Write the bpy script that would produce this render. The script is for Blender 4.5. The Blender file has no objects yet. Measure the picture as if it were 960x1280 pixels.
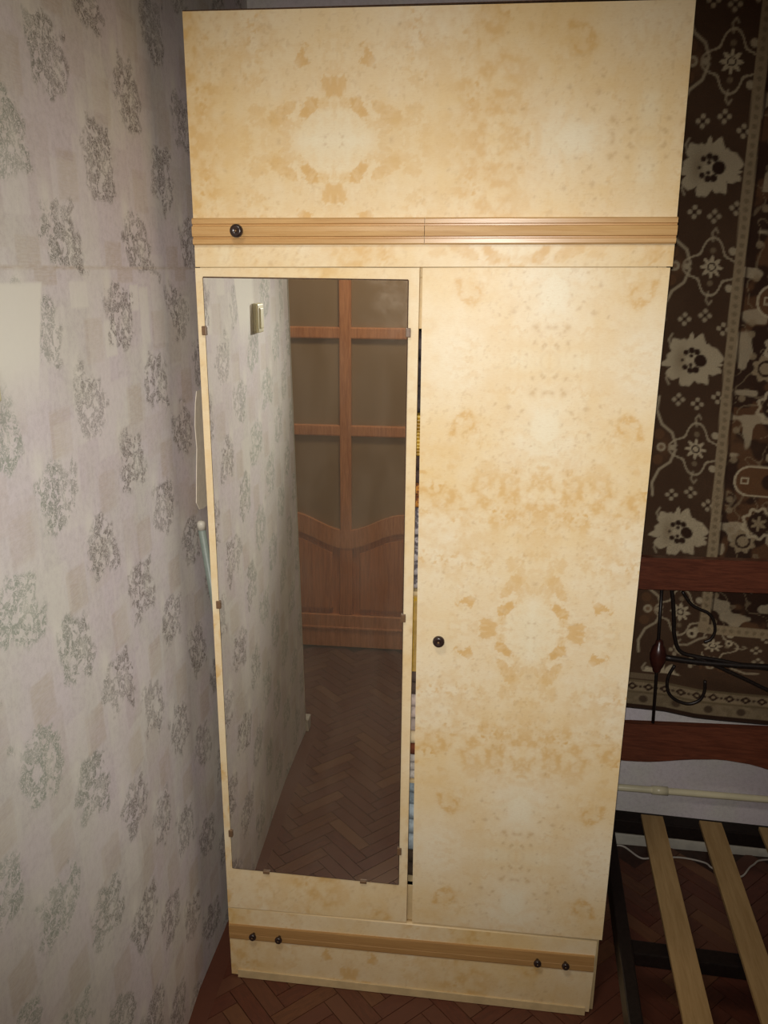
import bpy, bmesh, math, random
import numpy as np
from mathutils import Vector, Matrix

random.seed(4)
scene = bpy.context.scene
COL = scene.collection

# ------------------------------------------------------------ camera, light, exposure
CAM = Vector((0.5804, -1.6485, 1.717))
cd = bpy.data.cameras.new('camera')
cd.sensor_fit = 'VERTICAL'
cd.sensor_height = 36.0
cd.lens = 36.0 * 1047.9 / 1280.0
cd.clip_start = 0.01
cam = bpy.data.objects.new('camera', cd)
COL.objects.link(cam)
p_, y_, r_ = math.radians(16.14), math.radians(7.074), math.radians(-0.508)
F = Vector((-math.sin(y_) * math.cos(p_), math.cos(y_) * math.cos(p_), -math.sin(p_)))
R = Vector((math.cos(y_), math.sin(y_), 0))
U = R.cross(F)
Rr = R * math.cos(r_) - U * math.sin(r_)
Ur = R * math.sin(r_) + U * math.cos(r_)
cam.matrix_world = Matrix(((Rr.x, Ur.x, -F.x, CAM.x), (Rr.y, Ur.y, -F.y, CAM.y), (Rr.z, Ur.z, -F.z, CAM.z), (0, 0, 0, 1)))
scene.camera = cam

w = bpy.data.worlds.new('world')
scene.world = w
w.use_nodes = True
w.node_tree.nodes['Background'].inputs[0].default_value = (0.8, 0.85, 1, 1)
w.node_tree.nodes['Background'].inputs[1].default_value = 0.02

# the phone's own flash, a couple of centimetres from its lens
fl = bpy.data.lights.new('phone_flash', 'SPOT')
fl.energy = 85
fl.color = (1.0, 0.97, 0.92)
fl.spot_size = math.radians(82)
fl.spot_blend = 1.0
fl.shadow_soft_size = 0.006
flo = bpy.data.objects.new('phone_flash', fl)
COL.objects.link(flo)
flo.location = CAM + Vector((-0.004, 0.0, 0.018))
aim = Vector((0.40, 0.0, 1.19)) - flo.location
flo.rotation_euler = aim.to_track_quat('-Z', 'Y').to_euler()

# added unseen fill light, stands in for flash bounced off the mirror
hl = bpy.data.lights.new('bounce_fill', 'AREA')
hl.shape = 'DISK'
hl.size = 0.36
hl.energy = 11
hl.color = (1.0, 0.93, 0.82)
hlo = bpy.data.objects.new('bounce_fill', hl)
COL.objects.link(hlo)
hlo.location = (0.28, -1.30, 2.52)
hlo.rotation_euler = (0, 0, 0)

scene.view_settings.view_transform = 'Standard'
scene.view_settings.look = 'None'
scene.view_settings.gamma = 1.0
scene.view_settings.use_curve_mapping = False
scene.view_settings.exposure = 0.0


# ------------------------------------------------------------ colour helpers
def lin(r, g, b):
    f = lambda c: (c / 255) / 12.92 if c / 255 <= 0.04045 else ((c / 255 + 0.055) / 1.055) ** 2.4
    return (f(r), f(g), f(b), 1.0)


# ------------------------------------------------------------ numpy noise
def _h(ix, iy, seed):
    h = (ix.astype(np.int64) * 374761393 + iy.astype(np.int64) * 668265263 + seed * 1442695041) & 0xFFFFFFFF
    h = ((h ^ (h >> 13)) * 1274126177) & 0xFFFFFFFF
    return ((h ^ (h >> 16)) & 0xFFFF) / 65535.0


def vnoise(x, y, seed=0):
    ix, iy = np.floor(x), np.floor(y)
    fx, fy = x - ix, y - iy
    fx, fy = fx * fx * (3 - 2 * fx), fy * fy * (3 - 2 * fy)
    a, b = _h(ix, iy, seed), _h(ix + 1, iy, seed)
    c, d = _h(ix, iy + 1, seed), _h(ix + 1, iy + 1, seed)
    return (a * (1 - fx) + b * fx) * (1 - fy) + (c * (1 - fx) + d * fx) * fy


def fbm(x, y, seed=0, o=4):
    s, a, t = 0, 0.5, 0
    for i in range(o):
        s = s + a * vnoise(x, y, seed + i * 7)
        t += a
        a *= 0.5
        x, y = (x * 0.8 - y * 0.6) * 2.03 + 5.1, (x * 0.6 + y * 0.8) * 2.03 + 1.7
    return s / t


def sstep(a, b, x):
    t = np.clip((x - a) / (b - a), 0, 1)
    return t * t * (3 - 2 * t)


def gau(x, y, cx, cy, rx, ry, ang=0.0):
    dx, dy = x - cx, y - cy
    if ang:
        c, s = math.cos(ang), math.sin(ang)
        dx, dy = dx * c + dy * s, -dx * s + dy * c
    return np.exp(-((dx / rx) ** 2 + (dy / ry) ** 2))


# ------------------------------------------------------------ object helpers
def link(name, me, mat=None, parent=None):
    o = bpy.data.objects.new(name, me)
    COL.objects.link(o)
    if mat is not None and me is not None and not me.materials:
        me.materials.append(mat)
    if parent is not None:
        o.parent = parent
    return o


def thing(name, label, cat, loc=(0, 0, 0), rotz=0.0, group=None):
    o = bpy.data.objects.new(name, None)
    COL.objects.link(o)
    o.empty_display_size = 0.05
    o.location = loc
    o.rotation_euler = (0, 0, rotz)
    o['label'] = label
    o['category'] = cat
    if group:
        o['group'] = group
    return o


def tag(o, label, cat, group=None):
    o['label'] = label
    o['category'] = cat
    if group:
        o['group'] = group
    return o


def struct(o):
    o['kind'] = 'structure'
    return o


def finish(bm, name, smooth=False):
    bmesh.ops.recalc_face_normals(bm, faces=bm.faces[:])
    me = bpy.data.meshes.new(name)
    bm.to_mesh(me)
    bm.free()
    if smooth:
        for p in me.polygons:
            p.use_smooth = True
    return me


def bm_box(bm, x0, x1, y0, y1, z0, z1, bev=0.0, seg=2):
    vs = [bm.verts.new((x, y, z)) for x in (x0, x1) for y in (y0, y1) for z in (z0, z1)]
    fs = [(0, 1, 3, 2), (4, 6, 7, 5), (0, 4, 5, 1), (2, 3, 7, 6), (0, 2, 6, 4), (1, 5, 7, 3)]
    faces = [bm.faces.new([vs[i] for i in f]) for f in fs]
    if bev > 0:
        es = list({e for f in faces for e in f.edges})
        bmesh.ops.bevel(bm, geom=es, offset=bev, segments=seg, affect='EDGES', profile=0.6)


def box(name, x0, x1, y0, y1, z0, z1, mat, parent=None, bev=0.0015, seg=2):
    bm = bmesh.new()
    bm_box(bm, x0, x1, y0, y1, z0, z1, bev, seg)
    return link(name, finish(bm, name), mat, parent)


def quad_prism(bm, q, y0, y1, bev=0.0):
    """q: four (x, z) corners, counter-clockwise from lower left; y0 is the front."""
    a = [bm.verts.new((x, y0, z)) for x, z in q]
    b = [bm.verts.new((x, y1, z)) for x, z in q]
    fs = [bm.faces.new(a), bm.faces.new(b[::-1])]
    n = len(q)
    for i in range(n):
        fs.append(bm.faces.new((a[i], b[i], b[(i + 1) % n], a[(i + 1) % n])))
    if bev:
        es = list({e for f in fs for e in f.edges})
        bmesh.ops.bevel(bm, geom=es, offset=bev, segments=2, affect='EDGES', profile=0.6)


def tube_bm(bm, pts, r, n=10, cap=True, closed=False, radii=None):
    pts = [Vector(p) for p in pts]
    rings = []
    prev = None
    for i, p in enumerate(pts):
        t = (pts[min(i + 1, len(pts) - 1)] - pts[max(i - 1, 0)])
        t.normalize()
        if prev is None:
            ref = Vector((0, 0, 1)) if abs(t.z) < 0.9 else Vector((0, 1, 0))
            u = t.cross(ref).normalized()
        else:
            u = (prev - t * prev.dot(t)).normalized()
        prev = u
        v = t.cross(u)
        rr = radii[i] if radii else r
        rings.append([bm.verts.new(p + (u * math.cos(2 * math.pi * k / n) + v * math.sin(2 * math.pi * k / n)) * rr) for k in range(n)])
    for i in range(len(rings) - 1):
        for k in range(n):
            bm.faces.new((rings[i][k], rings[i][(k + 1) % n], rings[i + 1][(k + 1) % n], rings[i + 1][k]))
    if cap:
        bm.faces.new(rings[0][::-1])
        bm.faces.new(rings[-1])


def smooth_path(pts, sub=8):
    P = [Vector(p) for p in pts]
    P = [P[0] * 2 - P[1]] + P + [P[-1] * 2 - P[-2]]
    out = []
    for i in range(1, len(P) - 2):
        for k in range(sub):
            t = k / sub
            a, b, c, d = P[i - 1], P[i], P[i + 1], P[i + 2]
            out.append(0.5 * ((2 * b) + (c - a) * t + (2 * a - 5 * b + 4 * c - d) * t * t + (3 * b - a - 3 * c + d) * t ** 3))
    out.append(P[-2])
    return out


def tube(name, pts, r, mat, parent=None, n=10, sub=0, radii=None):
    bm = bmesh.new()
    tube_bm(bm, smooth_path(pts, sub) if sub else pts, r, n, radii=radii)
    return link(name, finish(bm, name, True), mat, parent)


def lathe(name, prof, mat, parent, loc, axis='Y', n=28):
    """prof: (radius, distance along the axis); axis Y points towards the viewer (-y)."""
    bm = bmesh.new()
    rings = []
    for rad, h in prof:
        ring = []
        for k in range(n):
            a = 2 * math.pi * k / n
            if axis == 'Y':
                ring.append(bm.verts.new((rad * math.cos(a), -h, rad * math.sin(a))))
            else:
                ring.append(bm.verts.new((rad * math.cos(a), rad * math.sin(a), h)))
        rings.append(ring)
    for i in range(len(rings) - 1):
        for k in range(n):
            bm.faces.new((rings[i][k], rings[i][(k + 1) % n], rings[i + 1][(k + 1) % n], rings[i + 1][k]))
    bm.faces.new(rings[0])
    bm.faces.new(rings[-1])
    o = link(name, finish(bm, name, True), mat, parent)
    o.location = loc
    return o


def paint_grid(name, fpos, s0, s1, t0, t1, step, fcol, mat, parent=None, solid=None):
    """dense sheet: fpos(S, T) -> xyz arrays, fcol(S, T) -> rgb arrays kept in the colour attribute 'Col'.
    solid: (corner quad, y front, y back) of the panel's own body behind the printed face."""
    ns = max(2, int(round((s1 - s0) / step)) + 1)
    nt = max(2, int(round((t1 - t0) / step)) + 1)
    S, T = np.meshgrid(np.linspace(s0, s1, ns), np.linspace(t0, t1, nt), indexing='ij')
    X, Y, Z = fpos(S, T)
    co = np.stack([X, Y, Z], -1).reshape(-1, 3).astype(np.float32)
    idx = np.arange(ns * nt).reshape(ns, nt)
    f = np.stack([idx[:-1, :-1], idx[1:, :-1], idx[1:, 1:], idx[:-1, 1:]], -1).reshape(-1, 4)
    nv = len(co)
    col = np.ones((nv, 4), np.float32)
    col[:, :3] = np.stack(fcol(S, T), -1).reshape(-1, 3)
    if solid is not None:
        extra = np.array(solid[0], np.float32)
        faces2 = np.array(solid[1]) + nv
        co = np.concatenate([co, extra])
        m = col[:nv].mean(0)
        col = np.concatenate([col, np.tile(m, (len(extra), 1)).astype(np.float32)])
        f = np.concatenate([f, faces2])
    me = bpy.data.meshes.new(name)
    me.vertices.add(len(co))
    me.vertices.foreach_set('co', co.ravel())
    me.loops.add(f.size)
    me.loops.foreach_set('vertex_index', f.ravel().astype(np.int32))
    me.polygons.add(len(f))
    me.polygons.foreach_set('loop_start', np.arange(0, f.size, 4, dtype=np.int32))
    me.polygons.foreach_set('loop_total', np.full(len(f), 4, np.int32))
    sm = np.ones(len(f), bool)
    if solid is not None:
        sm[-len(solid[1]):] = False
    me.polygons.foreach_set('use_smooth', sm)
    me.update()
    me.validate()
    at = me.color_attributes.new('Col', 'FLOAT_COLOR', 'POINT')
    at.data.foreach_set('color', col.ravel())
    return link(name, me, mat, parent)


BOXF = [(0, 1, 2, 3), (7, 6, 5, 4), (0, 4, 5, 1), (1, 5, 6, 2), (2, 6, 7, 3), (3, 7, 4, 0)]


def front_panel(name, quad, y0, y1, fcol, mat, parent, step=0.004):
    """a board standing in an xz plane, front at y0; quad = (x,z) lower left, lower right, upper right, upper left."""
    (ax, az), (bx, bz), (cx, cz), (dx, dz) = quad
    def fpos(S, T):
        X = (ax * (1 - S) + bx * S) * (1 - T) + (dx * (1 - S) + cx * S) * T
        Z = (az * (1 - S) + bz * S) * (1 - T) + (dz * (1 - S) + cz * S) * T
        return X, np.full_like(X, y0), Z
    ns = max(2, int(round(max(bx - ax, 0.01) / step)) + 1)
    nt = max(2, int(round(max(dz - az, 0.01) / step)) + 1)
    S, T = np.meshgrid(np.linspace(0, 1, ns), np.linspace(0, 1, nt), indexing='ij')
    X, Y, Z = fpos(S, T)
    e = 0.0004
    body = [(x, y0 + e, z) for x, z in quad] + [(x, y1, z) for x, z in quad]
    co = np.stack([X, Y, Z], -1).reshape(-1, 3)
    n = len(co)
    idx = np.arange(ns * nt).reshape(ns, nt)
    f = np.stack([idx[:-1, :-1], idx[1:, :-1], idx[1:, 1:], idx[:-1, 1:]], -1).reshape(-1, 4)
    col = np.ones((n + 8, 4), np.float32)
    rgb = np.stack(fcol(X, Z), -1).reshape(-1, 3)
    col[:n, :3] = rgb
    col[n:, :3] = rgb.mean(0)
    co = np.concatenate([co, body]).astype(np.float32)
    f = np.concatenate([f, np.array(BOXF) + n])
    me = bpy.data.meshes.new(name)
    me.vertices.add(len(co))
    me.vertices.foreach_set('co', co.ravel())
    me.loops.add(f.size)
    me.loops.foreach_set('vertex_index', f.ravel().astype(np.int32))
    me.polygons.add(len(f))
    me.polygons.foreach_set('loop_start', np.arange(0, f.size, 4, dtype=np.int32))
    me.polygons.foreach_set('loop_total', np.full(len(f), 4, np.int32))
    me.update()
    me.validate()
    at = me.color_attributes.new('Col', 'FLOAT_COLOR', 'POINT')
    at.data.foreach_set('color', col.ravel())
    return link(name, me, mat, parent)


# ------------------------------------------------------------ material helpers
class N:
    def __init__(s, name):
        s.m = bpy.data.materials.new(name)
        s.m.use_nodes = True
        s.t = s.m.node_tree
        s.b = s.t.nodes['Principled BSDF']

    def n(s, kind, **kw):
        x = s.t.nodes.new(kind)
        for k, v in kw.items():
            setattr(x, k, v)
        return x

    def l(s, a, b):
        s.t.links.new(a, b)

    def coord(s, scale=(1, 1, 1), rot=(0, 0, 0)):
        c = s.n('ShaderNodeTexCoord')
        m = s.n('ShaderNodeMapping')
        m.inputs['Scale'].default_value = scale
        m.inputs['Rotation'].default_value = rot
        s.l(c.outputs['Object'], m.inputs['Vector'])
        return m.outputs[0]

    def noise(s, vec, scale, detail=4, rough=0.55, dist=0.0):
        x = s.n('ShaderNodeTexNoise')
        x.inputs['Scale'].default_value = scale
        x.inputs['Detail'].default_value = detail
        x.inputs['Roughness'].default_value = rough
        x.inputs['Distortion'].default_value = dist
        if vec is not None:
            s.l(vec, x.inputs['Vector'])
        return x.outputs['Fac']

    def mr(s, v, a, b, c=0.0, d=1.0):
        x = s.n('ShaderNodeMapRange')
        x.interpolation_type = 'SMOOTHSTEP'
        x.inputs[1].default_value = a
        x.inputs[2].default_value = b
        x.inputs[3].default_value = c
        x.inputs[4].default_value = d
        s.l(v, x.inputs[0])
        return x.outputs[0]

    def math(s, op, a, b=None):
        x = s.n('ShaderNodeMath', operation=op)
        for i, v in enumerate((a, b)):
            if v is None:
                continue
            if isinstance(v, (int, float)):
                x.inputs[i].default_value = v
            else:
                s.l(v, x.inputs[i])
        return x.outputs[0]

    def mix(s, fac, a, b, mode='MIX'):
        x = s.n('ShaderNodeMix', data_type='RGBA', blend_type=mode)
        if isinstance(fac, (int, float)):
            x.inputs[0].default_value = fac
        else:
            s.l(fac, x.inputs[0])
        for i, v in ((6, a), (7, b)):
            if isinstance(v, tuple):
                x.inputs[i].default_value = v
            else:
                s.l(v, x.inputs[i])
        return x.outputs[2]

    def bump(s, h, strength=0.3, dist=0.001):
        x = s.n('ShaderNodeBump')
        x.inputs['Strength'].default_value = strength
        x.inputs['Distance'].default_value = dist
        s.l(h, x.inputs['Height'])
        s.l(x.outputs[0], s.b.inputs['Normal'])

    def base(s, c):
        if isinstance(c, tuple):
            s.b.inputs['Base Color'].default_value = c
        else:
            s.l(c, s.b.inputs['Base Color'])

    def set(s, **kw):
        for k, v in kw.items():
            k = k.replace('_', ' ')
            s.b.inputs[k].default_value = v


def wood_mat(name, c1, c2, rough=0.4, scale=(1, 1, 1), grain=18, coat=0.0, vary=False):
    g = N(name)
    v = g.coord(scale)
    n1 = g.noise(v, grain, 5, 0.6, 0.6)
    n2 = g.noise(v, grain * 4, 3, 0.6)
    f = g.math('ADD', g.math('MULTIPLY', n1, 0.7), g.math('MULTIPLY', n2, 0.3))
    c = g.mix(g.mr(f, 0.32, 0.68), c1, c2)
    if vary:
        oi = g.n('ShaderNodeObjectInfo')
        c = g.mix(g.mr(oi.outputs['Random'], 0, 1, 0, 0.8), c, vary)
    g.base(c)
    g.set(Roughness=rough)
    if coat:
        g.set(Coat_Weight=coat, Coat_Roughness=0.15)
    g.bump(n2, 0.15, 0.0005)
    return g.m


def plain_mat(name, c, rough=0.5, metal=0.0, nscale=60, amt=0.12, bump=0.1):
    g = N(name)
    v = g.coord()
    n = g.noise(v, nscale, 4)
    dark = tuple(x * (1 - amt * 2) for x in c[:3]) + (1,)
    g.base(g.mix(g.mr(n, 0.3, 0.7), c, dark))
    g.set(Roughness=rough, Metallic=metal)
    g.bump(n, bump, 0.0008)
    return g.m


# --- printed bird's-eye laminate of the wardrobe (stain pattern comes from the sheet's colour attribute)
g = N('burl_laminate')
att = g.n('ShaderNodeVertexColor', layer_name='Col')
v = g.coord((1, 1, 1))
fine = g.noise(g.coord((120, 120, 420)), 1.0, 3, 0.6)
fleck = g.noise(v, 190, 3, 0.55, 0.4)
c = g.mix(g.mr(fine, 0.35, 0.75, 0.0, 0.14), att.outputs[0], lin(204, 168, 112))
fleck2 = g.noise(v, 420, 2, 0.5, 0.2)
zone = g.noise(v, 14, 3, 0.6)
c = g.mix(g.math('MULTIPLY', g.mr(fleck, 0.58, 0.74, 0.0, 0.24), g.mr(zone, 0.38, 0.62)), c, lin(206, 158, 86))
c = g.mix(g.math('MULTIPLY', g.mr(fleck2, 0.64, 0.78, 0.0, 0.14), g.mr(zone, 0.3, 0.6)), c, lin(190, 146, 88))
pore = g.noise(g.coord((70, 70, 300)), 1.0, 3, 0.6)
pz = g.noise(v, 22, 2, 0.5)
c = g.mix(g.math('MULTIPLY', g.mr(pore, 0.62, 0.74, 0.0, 0.30), g.mr(pz, 0.4, 0.6)), c, lin(188, 146, 92))
g.base(c)
g.set(Roughness=0.42)
g.b.inputs['Specular IOR Level'].default_value = 0.35
MAT_BURL = g.m

MAT_TRIM = wood_mat('varnished_trim_wood', lin(208, 168, 112), lin(190, 146, 90), 0.30, (0.6, 8, 14), 9)
MAT_TRIM2 = wood_mat('dull_trim_wood', lin(182, 140, 84), lin(166, 124, 72), 0.7, (0.6, 8, 14), 9)
MAT_BEAD = wood_mat('dark_red_bead_wood', lin(70, 34, 26), lin(50, 24, 20), 0.3, (8, 8, 8), 7)
MAT_CARCASS = plain_mat('carcass_laminate', lin(216, 190, 142), 0.6, 0, 30, 0.08)
MAT_EDGE = plain_mat('dark_rim', lin(90, 62, 40), 0.8, 0, 300, 0.3)
MAT_KNOB = plain_mat('dark_brown_plastic', lin(52, 38, 34), 0.25, 0, 40, 0.1, 0.02)
MAT_KNOBC = plain_mat('dull_brass_pin', lin(150, 120, 88), 0.35, 0.7, 80, 0.1)
MAT_CLIP = plain_mat('brown_clip_plastic', lin(120, 92, 66), 0.4, 0, 100, 0.1)

# --- old mirror with a thin film of dust
g = N('old_mirror')
v = g.coord((1, 1, 1))
sep = g.n('ShaderNodeSeparateXYZ')
tc = g.n('ShaderNodeTexCoord')
g.l(tc.outputs['Object'], sep.inputs[0])
smear = g.noise(g.coord((6, 6, 2.2)), 2.2, 5, 0.6, 0.5)
spot = g.noise(v, 240, 2, 0.5)
gl = g.n('ShaderNodeBsdfGlossy')
gl.inputs['Color'].default_value = (0.95, 0.95, 0.91, 1)
gl.inputs['Roughness'].default_value = 0.0
df = g.n('ShaderNodeBsdfDiffuse')
df.inputs['Color'].default_value = lin(206, 190, 168)
# wiped patch in the upper right corner keeps more dust
cr = g.math('MULTIPLY', g.mr(sep.outputs['X'], 0.30, 0.42), g.mr(sep.outputs['Z'], 1.54, 1.70))
cn = g.noise(g.coord((14, 14, 14)), 2.0, 5, 0.65, 0.4)
amt = g.math('ADD', g.mr(smear, 0.3, 0.75, 0.05, 0.09), g.math('MULTIPLY', cr, g.mr(cn, 0.35, 0.75, 0.02, 0.30)))
amt = g.math('ADD', amt, g.mr(spot, 0.74, 0.8, 0, 0.15))
mx = g.n('ShaderNodeMixShader')
g.l(amt, mx.inputs[0])
g.l(gl.outputs[0], mx.inputs[1])
g.l(df.outputs[0], mx.inputs[2])
g.l(mx.outputs[0], g.t.nodes['Material Output'].inputs['Surface'])
MAT_MIRROR = g.m

# --- wallpaper: R = crackled motif, G = woven beige patch, B = pale patch, plus its own fine print
g = N('lilac_wallpaper')
att = g.n('ShaderNodeVertexColor', layer_name='Col')
sp = g.n('ShaderNodeSeparateColor')
g.l(att.outputs[0], sp.inputs[0])
v = g.coord()
n1 = g.noise(v, 7, 3, 0.5)
n2 = g.noise(v, 90, 4, 0.7)
n3 = g.noise(v, 420, 2, 0.6)
n4 = g.noise(g.coord((1, 30, 4)), 3, 3, 0.6)
c = g.mix(g.mr(n1, 0.35, 0.65), lin(216, 206, 210), lin(213, 208, 202))
c = g.mix(g.mr(n2, 0.40, 0.70, 0, 0.35), c, lin(180, 169, 171))
c = g.mix(g.mr(n4, 0.5, 0.8, 0, 0.35), c, lin(230, 224, 218))
c = g.mix(g.mr(n3, 0.5, 0.75, 0, 0.25), c, lin(170, 158, 156))
hatch = g.noise(g.coord((60, 60, 420)), 1.0, 2, 0.5)
gb = g.math('MULTIPLY', sp.outputs['Green'], g.mr(hatch, 0.3, 0.7, 0.45, 1.0))
c = g.mix(gb, c, lin(186, 168, 150))
c = g.mix(sp.outputs['Blue'], c, lin(232, 228, 218))
yy = g.n('ShaderNodeSeparateXYZ')
tc = g.n('ShaderNodeTexCoord')
g.l(tc.outputs['Object'], yy.inputs[0])
green = g.mr(yy.outputs['Y'], -0.62, -0.30, 1.0, 0.0)
dark = g.mix(green, lin(112, 102, 96), lin(138, 146, 132))
k1 = g.noise(v, 105, 3, 0.62, 1.6)
k2 = g.noise(v, 62, 2, 0.5, 0.8)
lines = g.math('MULTIPLY', g.mr(g.math('ABSOLUTE', g.math('SUBTRACT', k1, 0.5)), 0.010, 0.055, 0.0, 1.0), g.mr(k2, 0.40, 0.50))
c = g.mix(g.math('MULTIPLY', sp.outputs['Red'], g.math('MULTIPLY', lines, 0.78)), c, dark)
hl = g.mr(g.math('ABSOLUTE', g.math('SUBTRACT', k1, 0.5)), 0.0, 0.03, 1.0, 0.0)
c = g.mix(g.math('MULTIPLY', sp.outputs['Red'], g.math('MULTIPLY', hl, 0.6)), c, lin(234, 228, 222))
c = g.mix(g.math('MULTIPLY', green, 0.10), c, lin(206, 214, 198))
g.base(c)
g.set(Roughness=0.75)
g.b.inputs['Specular IOR Level'].default_value = 0.25
g.bump(g.math('ADD', n2, g.math('MULTIPLY', lines, sp.outputs['Red'])), 0.18, 0.0008)
MAT_WALL = g.m

# --- woven rug
g = N('brown_wool_rug')
att = g.n('ShaderNodeVertexColor', layer_name='Col')
v = g.coord()
pile = g.noise(v, 520, 2, 0.6)
worn = g.noise(v, 9, 4, 0.6)
c = g.mix(g.mr(pile, 0.3, 0.7, 0.0, 0.35), att.outputs[0], lin(30, 20, 14))
c = g.mix(g.mr(worn, 0.4, 0.8, 0.0, 0.12), c, lin(120, 96, 72))
g.base(c)
g.set(Roughness=0.95)
g.b.inputs['Specular IOR Level'].default_value = 0.1
g.bump(pile, 0.5, 0.002)
MAT_RUG = g.m

MAT_PARQ = [wood_mat('parquet_brown', lin(98, 56, 38), lin(76, 42, 29), 0.42, (3, 14, 3), 10, vary=lin(98, 62, 44)),
            wood_mat('parquet_red', lin(96, 50, 34), lin(74, 38, 26), 0.42, (3, 14, 3), 10, vary=lin(92, 54, 39)),
            wood_mat('parquet_ochre', lin(106, 66, 42), lin(84, 50, 32), 0.42, (3, 14, 3), 10, vary=lin(110, 74, 50))]
MAT_FLOOR = plain_mat('floor_brown_joint', lin(64, 38, 28), 0.5, 0, 50, 0.2)
MAT_WHITE = plain_mat('white_paint', lin(196, 190, 176), 0.5, 0, 40, 0.08)
MAT_PIPE = plain_mat('cream_pipe_paint', lin(222, 212, 178), 0.3, 0, 20, 0.06)
MAT_CEIL = plain_mat('ceiling_whitewash', lin(190, 186, 178), 0.9, 0, 30, 0.05)
MAT_DWALL = plain_mat('hall_wallpaper', lin(150, 140, 126), 0.9, 0, 30, 0.1)
MAT_DOOR = wood_mat('amber_door_wood', lin(206, 136, 84), lin(176, 108, 62), 0.35, (22, 22, 2.0), 4)
MAT_DOORD = wood_mat('amber_door_panel', lin(200, 122, 68), lin(168, 96, 50), 0.35, (26, 26, 1.6), 4)
MAT_MAHOG = wood_mat('mahogany_rail', lin(112, 62, 44), lin(84, 44, 32), 0.3, (2, 14, 20), 7)
MAT_IRON = plain_mat('black_iron', lin(40, 32, 29), 0.4, 0.3, 120, 0.2)
MAT_SLAT = wood_mat('birch_slat', lin(172, 142, 98), lin(150, 120, 78), 0.5, (30, 2, 8), 3)
MAT_SWITCH = plain_mat('yellowed_plastic', lin(214, 208, 168), 0.35, 0, 30, 0.04, 0.02)
MAT_SWITCH_SHADE = plain_mat('yellowed_plastic_shaded', lin(172, 166, 134), 0.4, 0, 30, 0.04, 0.02)  # darker copy of the switch plastic, shade painted into its side
MAT_CABLE = plain_mat('white_cable_sheath', lin(190, 180, 168), 0.5, 0, 30, 0.04)
MAT_POLE = plain_mat('grey_green_enamel', lin(128, 138, 130), 0.4, 0, 40, 0.08)
MAT_TORN = plain_mat('bare_torn_paper', lin(232, 222, 204), 0.9, 0, 60, 0.06)

# brown tinted, faintly patterned door glass
g = N('bronze_door_glass')
v = g.coord()
ng = g.noise(v, 60, 3, 0.5)
g.base(lin(158, 128, 92))
g.set(Roughness=0.18)
g.b.inputs['Transmission Weight'].default_value = 0.15
g.bump(ng, 0.2, 0.002)
MAT_GLASS = g.m


# ------------------------------------------------------------ printed pattern of the laminate
def fold(t, p):
    return np.abs((t + p) % (2 * p) - p)


CREAM = np.array(lin(238, 224, 194)[:3])
WARM = np.array(lin(230, 201, 146)[:3])
STAIN = np.array(lin(212, 166, 88)[:3])
SPOTC = np.array(lin(184, 146, 92)[:3])
PALE = np.array(lin(238, 230, 202)[:3])


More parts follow.
